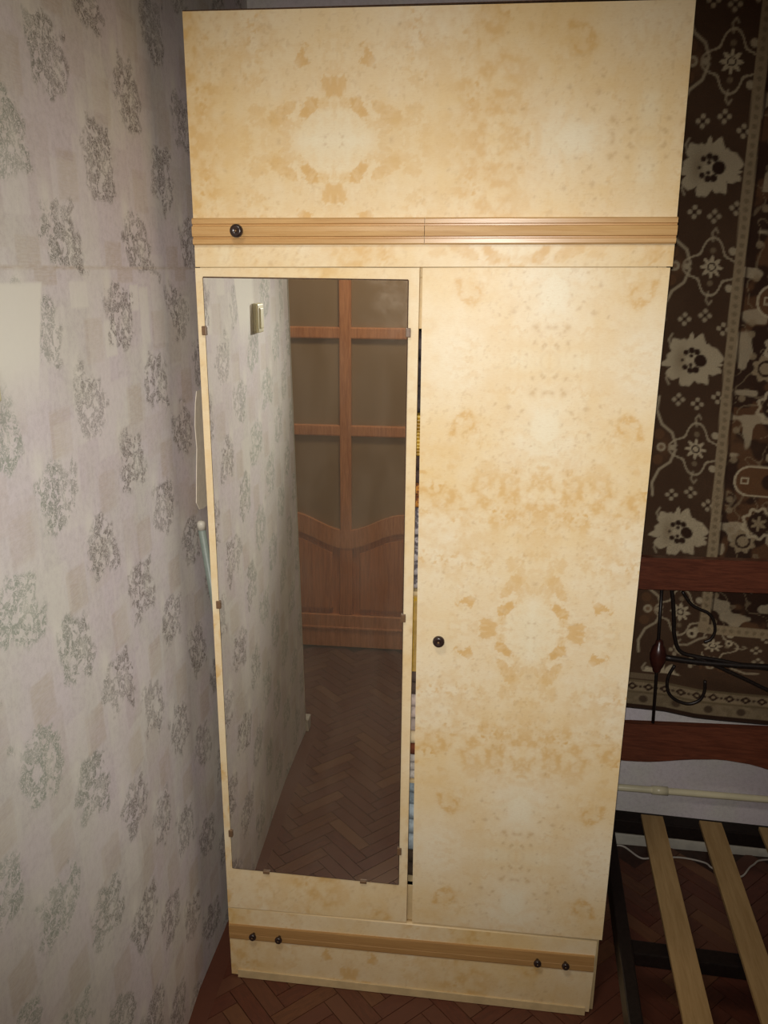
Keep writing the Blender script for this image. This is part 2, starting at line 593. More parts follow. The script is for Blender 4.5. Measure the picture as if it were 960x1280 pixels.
def burl(a, c, seed=0, warm=0.0):
    """a: distance along the sheet's long axis from a motif centre, c: across it. Returns rgb arrays."""
    wob = 0.006
    aw = a + (fbm(a * 16, c * 16, seed + 50) - 0.5) * wob
    cw = c + (fbm(a * 16, c * 16, seed + 60) - 0.5) * wob
    u = fold(aw, 0.561)
    v = np.abs(cw)
    v = np.where(v > 0.24, 0.48 - v, v)
    ux = u + (fbm(u * 70, v * 70, 11, 4) - 0.5) * 0.026 + (fbm(u * 230, v * 230, 12, 2) - 0.5) * 0.014
    vx = v + (fbm(u * 70, v * 70, 17, 4) - 0.5) * 0.026 + (fbm(u * 230, v * 230, 18, 2) - 0.5) * 0.014
    tex = sstep(0.28, 0.62, fbm(u * 90, v * 90, 23, 4))
    tex2 = fbm(u * 110, v * 110, 27, 4)
    streak = sstep(0.3, 0.6, fbm(np.hypot(u, v) * 40, np.arctan2(u, v + 1e-6) * 14, 29, 3))
    s = np.zeros_like(u)
    for cu, cv, ru, rv, am, an in ((0.006, 0.088, 0.022, 0.015, .75, .3), (0.0, 0.115, 0.012, 0.010, .35, 0), (0.07, 0.08, 0.012, 0.009, .3, 0), (0.15, 0.05, 0.014, 0.012, .35, 0), (0.045, 0.055, 0.012, 0.021, .85, .6), (0.075, 0.0, 0.004, 0.03, .15, 0),
                                   (0.110, 0.036, 0.018, 0.014, .55, -.5), (0.088, 0.050, 0.010, 0.018, .6, .3), (0.090, 0.020, 0.010, 0.022, .45, 0),
                                   (0.130, 0.028, 0.014, 0.010, .35, 0), (0.058, 0.140, 0.009, 0.018, .75, .3), (0.030, 0.10, 0.02, 0.012, .25, 0), (0.0, 0.045, 0.005, 0.03, .30, 0), (0.022, 0.068, 0.008, 0.012, .35, .8), (0.068, 0.022, 0.014, 0.008, .35, 0), (0.165, 0.012, 0.012, 0.010, .35, 0),
                                   (0.505, 0.085, 0.005, 0.035, .30, 0), (0.515, 0.10, 0.03, 0.03, .14, 0)):
        gq = gau(ux, vx, cu, cv, ru * 1.15, rv * 1.15, an)
        s = np.maximum(s, am * (0.72 * sstep(0.26, 0.52, gq + 0.55 * (tex2 - 0.5)) * (0.55 + 0.45 * streak) + 0.25 * gq))
    # smoky rings
    rr = np.sqrt(((ux - 0.433) / 1.15) ** 2 + (vx - 0.158) ** 2)
    s = np.maximum(s, 0.55 * np.exp(-((rr - 0.019) / 0.007) ** 2) * (0.4 + 0.6 * sstep(0.35, 0.6, vnoise(u * 60, v * 60, 3))) + 0.22 * np.exp(-(rr / 0.03) ** 2) * tex)
    # speckled belts
    belt = 0.75 * np.exp(-((u - 0.285) / 0.062) ** 2) + 0.4 * np.exp(-((u - 0.15) / 0.03) ** 2) * sstep(0.02, 0.2, v) + 0.22
    sp = sstep(0.50, 0.70, fbm(u * 120, v * 120, 31, 3)) * sstep(0.38, 0.6, fbm(u * 20, v * 20, 37, 3))
    s = np.maximum(s, 0.85 * belt * sp)
    s = np.maximum(s, 0.66 * belt * sstep(0.42, 0.66, fbm(u * 34, v * 34, 41, 4)) * (0.35 + 0.65 * tex))
    # light hearts
    pale = 0.42 * sstep(1.25, 0.2, (np.abs(ux) / 0.058) ** 1.4 + (np.abs(vx) / 0.066) ** 1.4 + 0.9 * (tex2 - 0.5)) + 0.6 * sstep(1.3, 0.3, (np.abs(ux - 0.425) / 0.062) ** 1.5 + (np.abs(vx) / 0.042) ** 1.5 + 1.2 * (tex2 - 0.5)) + 0.6 * gau(u, v, 0.561, 0.045, 0.02, 0.035) + .5 * gau(u, v, 0.03, 0.0, 0.06, 0.035)
    pale = np.clip(pale, 0, 1)
    s = s * (1 - 0.5 * pale)
    # small eyes
    d = np.zeros_like(u)
    for cu, cv, rr_ in ((.462, .046, .0035), (.470, .075, .0045), (.452, .052, .003), (.440, .030, .003), (.548, .047, .0028), (.532, .010, .004), (.536, .014, .004),
                        (.498, .030, .0055), (.505, .024, .004), (.500, .006, .005), (.475, .100, .003), (.42, .084, .0035), (.40, .06, .0025), (.37, .10, .003), (.525, .03, .004),
                        (.016, .005, .0035), (.010, .012, .002), (.105, .004, .0035), (.21, .05, .003), (.23, .13, .0025), (.19, .09, .0025), (.31, .17, .003), (.34, .05, .003), (.12, .19, .0025)):
        d = np.maximum(d, gau(ux * .35 + u * .65, vx * .35 + v * .65, cu, cv, rr_, rr_))
    ringc = np.sqrt((u - 0.561) ** 2 + v ** 2)
    d = np.maximum(d, 0.22 * np.exp(-((ringc - 0.017) / 0.004) ** 2))
    d = np.maximum(d, 0.42 * sstep(0.70, 0.78, fbm(a * 150, c * 150, seed + 71, 2)) * (0.3 + 0.7 * sstep(0.4, 0.6, fbm(a * 9, c * 9, seed + 5))))
    wm = np.clip(fbm(u * 5 + 3, v * 5, 43, 3) * 0.9 + warm + 0.22 * np.exp(-((u - 0.30) / 0.09) ** 2) - 0.12 + 0.45 * (fbm(u * 45, v * 45, 47, 4) - 0.5), 0, 1)
    wm = np.clip(wm + 0.14 * (fbm(a * 9, c * 9, seed + 33, 4) - 0.5), 0, 1)
    out = []
    for k in range(3):
        x = CREAM[k] * (1 - wm) + WARM[k] * wm
        x = x * (1 - pale * 0.7) + PALE[k] * pale * 0.7
        x = x * (1 - s) + STAIN[k] * s
        x = x * (1 - d * 0.45) + SPOTC[k] * d * 0.45
        out.append(x)
    return out


# ------------------------------------------------------------ room shell
XW = -0.066            # left wall face
YB = 0.668             # back wall face
ZT = 2.58
WEND = -1.175          # the left wall stops here (opening to the hall)

LAT1 = (-0.213, 1.381)
LAT2 = (-0.254, 1.884)


def wall_masks(Yc, Zc):
    up = Zc > 1.7155
    red = np.zeros_like(Yc)
    grn = np.zeros_like(Yc)
    blu = np.zeros_like(Yc)
    wy = Yc + (fbm(Yc * 26, Zc * 26, 5, 3) - 0.5) * 0.030
    wz = Zc + (fbm(Yc * 26, Zc * 26, 9, 3) - 0.5) * 0.034
    blot = fbm(Yc * 42, Zc * 42, 61, 3)
    for part, (ly, lz), zlo, zhi in ((0, LAT1, -0.1, 1.7155), (1, LAT2, 1.7155, 2.7)):
        msk = up if part else ~up
        for i in range(-10, 9):
            cy = ly + 0.137 * i
            for j in range(-8, 8):
                cz = lz - 0.127 * (i % 2) + 0.254 * j
                if cz < zlo - 0.1 or cz > zhi + 0.1:
                    continue
                # irregular crackled tile: squat body, thin pointed top left
                near = (np.abs(Yc - cy) < 0.1) & (np.abs(Zc - cz) < 0.1)
                if not near.any():
                    continue
                dy_, dz_ = wy - cy, wz - cz
                a = np.maximum(np.abs(dy_ / 0.053), np.abs((dz_ + 0.004) / 0.051))
                b = np.hypot(dy_ / 0.060, (dz_ + 0.3 * dy_) / 0.057)
                m = sstep(1.06, 0.92, 0.45 * a + 0.55 * b + 0.9 * (blot - 0.5)) * near
                red = np.maximum(red, m * msk)
                g1 = sstep(0.033, 0.030, np.abs(Yc - cy - 0.030)) * sstep(0.039, 0.033, np.abs(Zc - cz - 0.092))
                grn = np.maximum(grn, g1 * msk * (0.30 + 0.35 * vnoise(Yc * 30, Zc * 9, 3)))
                b1 = gau(Yc, Zc, cy - 0.045, cz + 0.055, 0.016, 0.03) + 0.8 * gau(wy, wz, cy + 0.022, cz - 0.012, 0.013, 0.020)
                blu = np.maximum(blu, 0.6 * np.clip(b1, 0, 1) * msk)
    # faint tonal blocks
    by = np.floor(Yc / 0.0685)
    bz = np.floor(Zc / 0.085 + 0.5 * (by % 2))
    h = _h(by, bz, 77)
    blu = np.maximum(blu, 0.26 * sstep(0.6, 0.9, h))
    grn = np.maximum(grn, 0.22 * sstep(0.35, 0.1, h))
    red = red * (1 - 0.8 * np.clip(blu * 1.4, 0, 1))
    # bald pale patch at the far left, only roughly rectangular
    pp = sstep(-0.486, -0.492, Yc + (1.70 - Zc) * 0.25 - 0.02) * sstep(1.697, 1.692, Zc) * sstep(1.50, 1.62, Zc + 0.02 * fbm(Yc * 30, Zc * 30, 2)) * sstep(-0.66, -0.62, Yc)
    blu = np.maximum(blu, 0.9 * pp)
    red *= (1 - pp)
    grn *= (1 - pp)
    # brighter bare patches high on the wall near the switch
    for cy, cz, ry, rz in ((-0.15, 1.665, .018, .022), (-0.36, 1.675, .03, .02), (-0.26, 1.60, .022, .03), (-0.80, 1.67, .03, .02), (-0.11, 1.63, .02, .05)):
        q = sstep(1.08, 0.95, np.maximum(np.abs((Yc - cy) / ry), np.abs((Zc - cz) / rz)))
        blu = np.maximum(blu, 0.55 * q)
        grn *= (1 - q)
    # the printed seam line of the upper strip
    seam = sstep(0.003, 0.0015, np.abs(Zc - 1.7155))
    grn = np.maximum(grn, seam * 0.8)
    return red, grn, blu


def left_wall_pos(S, T):
    # uneven old plaster: a low ridge runs down beside the wardrobe, and the sheet's foot is ragged
    yc = np.interp(T, [0.0, 0.22, 0.83, 1.26, 1.5], [-0.350, -0.353, -0.368, -0.436, -0.46])
    d = S - yc
    amp = 0.020 * sstep(1.35, 0.6, T)
    ridge = np.where(d < 0, np.clip(1 + d / 0.50, 0, 1), np.clip(1 - d / 0.30, 0, 1))
    bow = 0.004 * (fbm(S * 3, T * 2, 8, 2) - 0.5)
    S2 = S + 0.115 * np.clip(T, 0, 1.8) * sstep(-0.85, WEND, S) / 1.8 * 1.25
    return XW + amp * ridge + bow, S2, T


wl = paint_grid('wall_left', left_wall_pos, WEND, YB + 0.02, 0.0, ZT, 0.0045, wall_masks, MAT_WALL,
                solid=([(XW - 0.006, WEND, 0), (XW - 0.006, YB + 0.02, 0), (XW - 0.006, YB + 0.02, ZT), (XW - 0.006, WEND + 0.15, ZT),
                        (XW - 0.12, WEND, 0), (XW - 0.12, YB + 0.02, 0), (XW - 0.12, YB + 0.02, ZT), (XW - 0.12, WEND + 0.15, ZT)], BOXF))
struct(wl)
# rounded plaster nosing at the wall's free end and its loose foot piece
bm = bmesh.new()
tube_bm(bm, [(XW - 0.003, WEND + 0.001 + 0.144 * min((0.05 + 0.1 * i) / 1.8, 1.0), 0.05 + 0.1 * i) for i in range(26)], 0.006, 10)
link('plaster_nosing', finish(bm, 'nosing', True), MAT_WHITE, wl)
box('wall_foot', XW - 0.1, XW + 0.012, WEND - 0.045, WEND, 0, 0.052, MAT_WHITE, wl, 0.004)
# torn strip of wallpaper lifting beside the wardrobe
bm = bmesh.new()
tp = [(0.052, 1.455, .000), (0.040, 1.43, .006), (0.030, 1.38, .008), (0.034, 1.33, .009), (0.022, 1.27, .009), (0.012, 1.21, .010), (0.030, 1.19, .014), (0.055, 1.185, .010)]
tp = [(a_ + 0.085, b_, c_) for a_, b_, c_ in tp]
va = [bm.verts.new((XW + 0.0045, y0_, z_)) for y0_, z_, o_ in tp]
vb = [bm.verts.new((XW + 0.0045, y0_ + 0.07, z_)) for y0_, z_, o_ in tp]
vc = [bm.verts.new((XW + 0.0058, y0_ + 0.001, z_)) for y0_, z_, o_ in tp]
for i in range(len(tp) - 1):
    bm.faces.new((va[i], va[i + 1], vb[i + 1], vb[i]))
    bm.faces.new((vc[i], vb[i], vb[i + 1], vc[i + 1]))
    bm.faces.new((va[i], vc[i], vc[i + 1], va[i + 1]))
t_ = link('torn_paper_strip', finish(bm, 'torn'), MAT_TORN, wl)
t_['label'] = 'torn pale edge of wallpaper'

wb = box('wall_back', XW - 0.1, 2.9, YB, YB + 0.1, 0, ZT, MAT_WALL, None, 0)
struct(wb)
struct(box('wall_right', 2.9, 3.0, -2.1, YB + 0.1, 0, ZT, MAT_DWALL, None, 0))
struct(box('ceiling', -1.3, 3.0, -2.6, YB + 0.1, ZT, ZT + 0.06, MAT_CEIL, None, 0))
YD = -1.94             # plane of the glazed door
wf = bmesh.new()
bm_box(wf, -1.3, -0.475, YD - 0.1, YD - 0.01, 0, ZT)
bm_box(wf, 0.405, 2.9, YD - 0.1, YD - 0.01, 0, ZT)
bm_box(wf, -0.475, 0.405, YD - 0.1, YD - 0.01, 2.06, ZT)
struct(link('wall_front', finish(wf, 'wall_front'), MAT_DWALL))
struct(box('wall_hall', -1.3, -1.2, YD, WEND - 0.0, 0, ZT, MAT_DWALL, None, 0))
struct(box('wall_hall', -1.2, XW - 0.12, WEND + 0.0, WEND + 0.08, 0, ZT, MAT_DWALL, None, 0))
struct(box('wall_beyond', -1.3, 3.0, -2.6, -2.55, 0, ZT, MAT_DWALL, None, 0))
struct(box('baseboard_back', XW + 0.002, 2.9, YB - 0.012, YB - 0.0005, -0.003, 0.034, MAT_WHITE, None, 0.002))

# floor and its herringbone strips
fl_o = struct(box('floor', -1.3, 3.0, -2.6, YB + 0.1, -0.08, -0.0035, MAT_FLOOR, None, 0))
PW, PN = 0.042, 4
PL = PW * PN
pm = []
for m in MAT_PARQ:
    bm = bmesh.new()
    bm_box(bm, -PL / 2 + 0.0005, PL / 2 - 0.0005, -PW / 2 + 0.0005, PW / 2 - 0.0005, -0.0035, 0.0)
    for v_ in bm.verts:
        if v_.co.z > -0.001:
            v_.co.x *= 0.994
            v_.co.y *= 0.975
    me = finish(bm, 'parquet_strip')
    me.materials.append(m)
    pm.append(me)
strips = []
c45 = math.cos(math.radians(45))
for i in range(-110, 110):
    for j in range(-36, 36):
        for kind in (0, 1):
            if kind == 0:
                gx, gy = (PN / 2 + i + PN * j) * PW, (0.5 + i - PN * j) * PW
            else:
                gx, gy = (PN + 0.5 + i + PN * j) * PW, (1 - PN / 2 + i - PN * j) * PW
            x = (gx - gy) * c45 + 0.155
            y = (gx + gy) * c45 - 0.61
            if not (((XW + 0.02 < x < 2.85) or (-1.1 < x <= XW + 0.02 and y < WEND - 0.10)) and YD + 0.0 < y < YB - 0.06):
                continue
            strips.append((x, y, 45 if kind == 0 else 135))
rs = random.Random(3)
def vis_rank(s):
    x, y, a = s
    if -0.35 < x < 0.42 and y < -0.36 + 0 and y > YD:       # the part the mirror shows
        return (x > 0.42) * 10 + abs(y + 0.45)
    if y > -0.2 and y < 0.05 and x < 1.0:
        return 0.0
    if x > 0.86 and y > -0.35:
        return 0.8 + 0.3 * (x - 0.9) if x < 1.5 else 9
    return 5 + abs(y)
strips.sort(key=vis_rank)
rest = bmesh.new()
restfaces = []
for k, (x, y, a) in enumerate(strips):
    mi = rs.choice((0, 0, 1, 1, 2))
    dz = rs.uniform(-0.0006, 0.0)
    tilt = rs.uniform(-0.004, 0.004)
    M = Matrix.Translation((x, y, dz)) @ Matrix.Rotation(math.radians(a), 4, 'Z') @ Matrix.Rotation(tilt, 4, 'X')
    if k < 300:
        o = bpy.data.objects.new('parquet_strip', pm[mi])
        COL.objects.link(o)
        o.parent = fl_o
        o.matrix_local = M
    else:
        n0 = len(rest.faces)
        rest.from_mesh(pm[mi])
        rest.verts.ensure_lookup_table()
        rest.faces.ensure_lookup_table()
        vs = rest.verts[-8:]
        bmesh.ops.transform(rest, matrix=M, verts=vs)
        for f_ in rest.faces[n0:]:
            f_.material_index = mi
me = bpy.data.meshes.new('parquet_field')
rest.to_mesh(me)
rest.free()
for m in MAT_PARQ:
    me.materials.append(m)
pf = link('parquet_field', me, None, fl_o)
pf['kind'] = 'stuff'
box('border_board', XW + 0.001, XW + 0.046, WEND, YB - 0.014, -0.0036, 0.0003, MAT_PARQ[1], fl_o, 0.0008)

# ------------------------------------------------------------ glazed door behind the camera (seen in the mirror)
dr = thing('door_1', 'amber wooden door with six brown glass panes seen in the wardrobe mirror', 'door', (-0.035, YD, 0), math.radians(-1.2))
dr['kind'] = 'structure'
del dr['category']
del dr['label']
y0, y1 = -0.02, 0.02
for s in (-1, 1):
    box('door_jamb', min(s * .40, s * .438), max(s * .40, s * .438), -0.05, 0.02, 0, 2.06, MAT_DOOR, dr)
    box('stile', min(s * .295, s * .398), max(s * .295, s * .398), y0, y1, 0.01, 2.02, MAT_DOOR, dr, 0.004)
box('door_head', -0.438, 0.438, -0.05, 0.02, 2.022, 2.058, MAT_DOOR, dr)
box('top_rail', -0.295, 0.295, y0, y1, 1.93, 2.02, MAT_DOOR, dr, 0.004)


def wave_top(x):
    return 0.582 + 0.080 * (0.5 - 0.5 * math.cos(math.pi * min(abs(x) / 0.26, 1.0)))


def wavy(name, xs, zlo, zhi, ya, yb, mat, bev=0.004):
    bm = bmesh.new()
    q = [(x, zlo(x)) for x in xs] + [(x, zhi(x)) for x in reversed(xs)]
    quad_prism(bm, q, ya, yb, bev)
    bmesh.ops.triangulate(bm, faces=[f for f in bm.faces if len(f.verts) > 4])
    return link(name, finish(bm, name), mat, dr)


xs = [-0.295 + 0.59 * i / 36 for i in range(37)]
wavy('wavy_rail', xs, lambda x: wave_top(x) - 0.085, wave_top, y0, y1, MAT_DOOR)
box('bottom_rail', -0.295, 0.295, y0, y1, 0.01, 0.17, MAT_DOOR, dr, 0.004)
box('bottom_moulding', -0.295, 0.295, y1, y1 + 0.006, 0.10, 0.112, MAT_DOOR, dr, 0.003)
box('mullion', -0.03, 0.03, y0, y1 - 0.003, 0.17, 0.50, MAT_DOORD, dr, 0.004)
for s in (-1, 1):
    ps = [s * (0.03 + 0.265 * i / 18) for i in range(19)]
    ps.sort()
    wavy('recessed_panel', ps, lambda x: 0.168, lambda x: wave_top(x) - 0.083, -0.008, 0.004, MAT_DOORD, 0.001)
    ps = [s * (0.062 + 0.20 * i / 18) for i in range(19)]
    ps.sort()
    wavy('raised_panel', ps, lambda x: 0.20, lambda x: wave_top(x) - 0.118, 0.003, 0.016, MAT_DOORD, 0.006)
for z in (1.457, 1.038):
    box('muntin', -0.295, 0.295, y0, y1 - 0.002, z - 0.024, z + 0.024, MAT_DOOR, dr, 0.006)
box('muntin', -0.026, 0.026, y0 + 0.001, y1 - 0.001, 0.55, 1.93, MAT_DOOR, dr, 0.006)
for s in (-1, 1):
    for za, zb in ((0.56, 1.02), (1.055, 1.44), (1.475, 1.935)):
        xa, xb = sorted((s * 0.02, s * 0.30))
        bm = bmesh.new()
        bm_box(bm, xa, xb, -0.004, 0.002, za, zb)
        link('glass_pane', finish(bm, 'pane'), MAT_GLASS, dr)

# light switch on the left wall
sw = thing('light_switch', 'cream rocker light switch on papered wall, seen in the mirror', 'light switch', (XW, -0.655, 1.586))
box('switch_base', 0.0005, 0.011, -0.028, 0.028, -0.040, 0.040, MAT_SWITCH_SHADE, sw, 0.005, 3)
box('switch_plate', 0.009, 0.017, -0.027, 0.027, -0.039, 0.039, MAT_SWITCH, sw, 0.004, 3)
box('rocker', 0.015, 0.021, -0.015, 0.015, -0.028, 0.028, MAT_SWITCH, sw, 0.003, 3)

# ------------------------------------------------------------ wardrobe, lower cabinet
wd = thing('wardrobe', 'cream burl laminate two-door wardrobe with tall mirror on left door', 'wardrobe', (0, 0, 0))
DEP = 0.56
box('side_panel', 0.002, 0.018, 0.019, DEP, 0.0, 1.7205, MAT_CARCASS, wd)
box('side_panel', 0.875, 0.893, 0.019, DEP, 0.0, 1.7205, MAT_CARCASS, wd)
box('top_panel', 0.018, 0.875, 0.020, DEP, 1.7025, 1.7205, MAT_CARCASS, wd)
box('bottom_panel', 0.018, 0.875, 0.020, DEP, 0.290, 0.308, MAT_CARCASS, wd)
box('back_panel', 0.018, 0.875, DEP - 0.006, DEP - 0.001, 0.02, 1.7, MAT_CARCASS, wd, 0)
box('divider', 0.372, 0.388, 0.03, DEP - 0.007, 0.308, 1.7025, MAT_CARCASS, wd)
box('front_rail', 0.018, 0.875, 0.0195, 0.034, 0.205, 0.308, MAT_CARCASS, wd)
r_ = box('front_rail', 0.018, 0.875, 0.0195, 0.034, 1.606, 1.7025, MAT_CARCASS, wd)
SH = (0.584, 1.050)
for z in SH:
    box('shelf', 0.388, 0.875, 0.036, DEP - 0.008, z - 0.008, z, MAT_CARCASS, wd, 0.001)


def door_right_col(X, Z):
    return burl(Z - 0.990, X - (0.6905 - 0.006 * (0.99 - Z)), 0, 0.0)


rd = front_panel('door', [(0.452, 0.220), (0.8955, 0.223), (0.8990, 1.7245), (0.4455, 1.7205)], 0.0, 0.018, door_right_col, MAT_BURL, wd, 0.0022)
rd['label'] = 'right door with burl print'
knob_prof = [(0.0045, 0.0), (0.0055, 0.003), (0.006, 0.009), (0.0105, 0.012), (0.0125, 0.016), (0.0125, 0.020), (0.0105, 0.0235), (0.006, 0.0245), (0.0045, 0.0235), (0.0, 0.0235)]


def knob(parent, x, z, sc=1.0, y=0.0):
    k = lathe('knob', [(max(a, 0.0002) * sc, b * sc) for a, b in knob_prof], MAT_KNOB, parent, (x, y, z))
    c_ = lathe('screw_cap', [(0.0026 * sc, 0.0), (0.0024 * sc, 0.0018 * sc), (0.0002, 0.0024 * sc)], MAT_KNOBC, k, (0, -0.0235 * sc, 0), n=14)
    return k


knob(rd, 0.497, 0.961, 1.0)


def door_left_col(X, Z):
    return burl(X - 0.62, Z - 0.99, 9, 0.12)


ldq = [(-0.0015, 0.2095), (0.4385, 0.2185), (0.4395, 1.7205), (-0.001, 1.7165)]
ld = front_panel('door', ldq, 0.0, 0.018, lambda X, Z: burl(X - 0.30 + 0.36, Z * 0.8 - 0.33, 9, 0.18), MAT_BURL, wd, 0.0045)
ld['label'] = 'left door framing the mirror'
# mirror pane: thin glass lying on the door face
bm = bmesh.new()
mq = [(0.0165, 0.3285), (0.4175, 0.3265), (0.4180, 1.6965), (0.0155, 1.6980)]
quad_prism(bm, mq, -0.0040, -0.0002, 0.0)
mo = link('mirror', finish(bm, 'mirror'), MAT_MIRROR, ld)
mo['label'] = 'tall mirror with dusty glass'
# thin shadow line around the pane, modelled as a dark rim
bm = bmesh.new()
for (a, b) in ((0, 1), (1, 2), (2, 3), (3, 0)):
    pa, pb = Vector((mq[a][0], -0.0018, mq[a][1])), Vector((mq[b][0], -0.0018, mq[b][1]))
    ctr = Vector((0.217, -0.0018, 1.01))
    pa += (pa - ctr).normalized() * 0.0014
    pb += (pb - ctr).normalized() * 0.0014
    tube_bm(bm, [pa, pb], 0.0014, 6)
link('mirror_shadow_line', finish(bm, 'shadow_line'), MAT_EDGE, ld)
for x, z in ((0.0135, 1.597), (0.4205, 1.600), (0.0145, 1.011), (0.4200, 1.005), (0.0165, 0.427), (0.4195, 0.420)):
    cl = box('mirror_clip', x - 0.005, x + 0.005, -0.0085, -0.0042, z - 0.009, z + 0.009, MAT_CLIP, ld, 0.0015)
for x, z in ((0.335, 0.3255), (0.10, 0.3265)):
    box('mirror_clip', x - 0.008, x + 0.008, -0.0085, -0.0042, z - 0.0035, z + 0.0035, MAT_CLIP, ld, 0.0015)

# drawer front across the whole base
dw = front_panel('drawer', [(-0.001, 0.006), (0.8815, 0.010), (0.8850, 0.2150), (-0.002, 0.2055)], 0.001, 0.0185, lambda X, Z: burl(X - 0.30, Z * 0.9 + 0.05, 21, 0.30), MAT_BURL, wd, 0.0045)
dw['label'] = 'low full-width drawer front'


def band(name, x0, x1, zl0, zl1, zr0, zr1, xa, xb, y, parent, grooves=True):
    """moulded strip; heights interpolate between the cabinet's left (xa) and right (xb) edges."""
    prof = [(0.0, 0.0), (0.0, 0.006), (0.05, 0.0095), (0.21, 0.0095), (0.24, 0.0060), (0.29, 0.0060), (0.32, 0.011), (0.50, 0.0125), (0.68, 0.011), (0.71, 0.0060), (0.76, 0.0060), (0.79, 0.0095), (0.95, 0.0095), (1.0, 0.006), (1.0, 0.0)]
    if not grooves:
        prof = [(0.0, 0.0), (0.0, 0.003), (0.06, 0.004), (0.35, 0.0042), (0.37, 0.0034), (0.39, 0.0042), (0.94, 0.004), (1.0, 0.003), (1.0, 0.0)]
    bm = bmesh.new()
    ends = []
    for x in (x0, x1):
        t = (x - xa) / (xb - xa)
        za, zb = zl0 * (1 - t) + zr0 * t, zl1 * (1 - t) + zr1 * t
        ends.append([bm.verts.new((x, y - d, za + (zb - za) * q)) for q, d in prof])
    n = len(prof)
    for i in range(n):
        bm.faces.new((ends[0][i], ends[0][(i + 1) % n], ends[1][(i + 1) % n], ends[1][i]))
    bm.faces.new(ends[0][::-1])
    bm.faces.new(ends[1])
    return link(name, finish(bm, name), MAT_TRIM if grooves else MAT_TRIM2, parent)


band('trim_strip', -0.001, 0.8825, 0.118, 0.160, 0.131, 0.1765, 0.0, 0.883, 0.0008, dw, False)
for x, z in ((0.062, 0.1405), (0.127, 0.1395), (0.751, 0.1515), (0.816, 0.152)):
    knob(dw, x, z, 0.72, -0.0025)
box('plinth', 0.018, 0.872, 0.0188, 0.034, 0.0, 0.2, MAT_CARCASS, wd)
box('foot_strip', 0.016, 0.872, -0.0025, 0.0008, 0.0005, 0.0235, MAT_CARCASS, wd, 0.0008)

# ------------------------------------------------------------ upper cabinet standing on the wardrobe
tcab = thing('top_cabinet', 'cream burl laminate cabinet stacked on top of the wardrobe', 'cabinet', (0, 0, 1.7208))
Z0 = 1.7208
sub = lambda q: [(x, z - Z0) for x, z in q]
box('side_panel', 0.002, 0.018, 0.019, DEP, 0.0, 2.159 - Z0, MAT_CARCASS, tcab)
box('side_panel', 0.879, 0.896, 0.019, DEP, 0.0, 2.157 - Z0, MAT_CARCASS, tcab)
box('bottom_panel', 0.018, 0.879, 0.020, DEP, 0.0, 0.016, MAT_CARCASS, tcab)
box('top_panel', 0.018, 0.879, 0.020, DEP, 2.142 - Z0, 2.158 - Z0, MAT_CARCASS, tcab)
box('back_panel', 0.018, 0.879, DEP - 0.006, DEP - 0.001, 0.016, 2.142 - Z0, MAT_CARCASS, tcab, 0)


def upper_col(X, Z):
    return burl(X - 0.278, Z + Z0 - 1.944, 3, 0.30)


uf = front_panel('flap_door', sub([(0.0005, 1.7605), (0.9025, 1.7655), (0.8975, 2.1585), (0.0, 2.1620)]), 0.0, 0.018, upper_col, MAT_BURL, tcab, 0.0025)
uf['label'] = 'wide flap front with burl print'
lf = front_panel('lower_rail', sub([(-0.0005, 1.7185), (0.9030, 1.7265), (0.9028, 1.7650), (0.0, 1.7600)]), 0.0006, 0.0186, lambda X, Z: burl(X - 0.62, Z + 0.4, 5, 0.15), MAT_BURL, tcab, 0.0045)
b1 = band('trim_strip', 0.0005, 0.4478, 1.759 - Z0, 1.8085 - Z0, 1.766 - Z0, 1.812 - Z0, 0.0, 0.903, -0.0002, uf)
b2 = band('trim_strip', 0.4488, 0.9026, 1.759 - Z0, 1.8085 - Z0, 1.766 - Z0, 1.812 - Z0, 0.0, 0.903, -0.0002, uf)
knob(b1, 0.094, 1.7845 - Z0, 1.0, -0.0115)
# dark lip along the top edge
box('top_lip', 0.0, 0.8975, 0.0, 0.02, 2.1622 - Z0, 2.1640 - Z0, MAT_EDGE, tcab, 0.0004)

# ------------------------------------------------------------ folded linen inside, glimpsed through the door gap
def cloth_mat(name, c1, c2=None, scale=40, rough=0.9):
    g = N(name)
    v = g.coord()
    n = g.noise(v, scale, 3, 0.6)
    c2 = c2 or tuple(x * 0.7 for x in c1[:3]) + (1,)
    g.base(g.mix(g.mr(n, 0.42, 0.58), c1, c2))
    g.set(Roughness=rough)
    g.bump(g.noise(v, 500, 2), 0.4, 0.001)
    return g.m


def folded(name, x0, x1, yf, yb, z, h, layers, mat, label, cat='cloth', seed=0):
    """stack of rounded folds facing the door"""
    rnd = random.Random(seed)
    bm = bmesh.new()
    lh = h / layers
    for k in range(layers):
        prof = []
        za = z + k * lh
        off = rnd.uniform(0, 0.006)
        for i in range(9):
            a = -math.pi / 2 + math.pi * i / 8
            prof.append((yf + off + lh * 0.45 - math.cos(a) * lh * 0.45, za + lh / 2 + math.sin(a) * lh / 2))
        prof = prof + [(yb, za + lh), (yb, za)]
        rings = []
        ns = 8
        for s in range(ns + 1):
            t = s / ns
            x = x0 + (x1 - x0) * t
            dy = 0.002 * math.sin(5 * t + k + seed)
            rings.append([bm.verts.new((x, yy + dy, zz)) for yy, zz in prof])
        n = len(prof)
        for s in range(ns):
            for i in range(n):
                bm.faces.new((rings[s][i], rings[s][(i + 1) % n], rings[s + 1][(i + 1) % n], rings[s + 1][i]))
        bm.faces.new(rings[0])
        bm.faces.new(rings[-1][::-1])
    o = link(name, finish(bm, name), mat)
    for p in o.data.polygons:
        p.use_smooth = len(p.vertices) == 4
    return tag(o, label, cat)


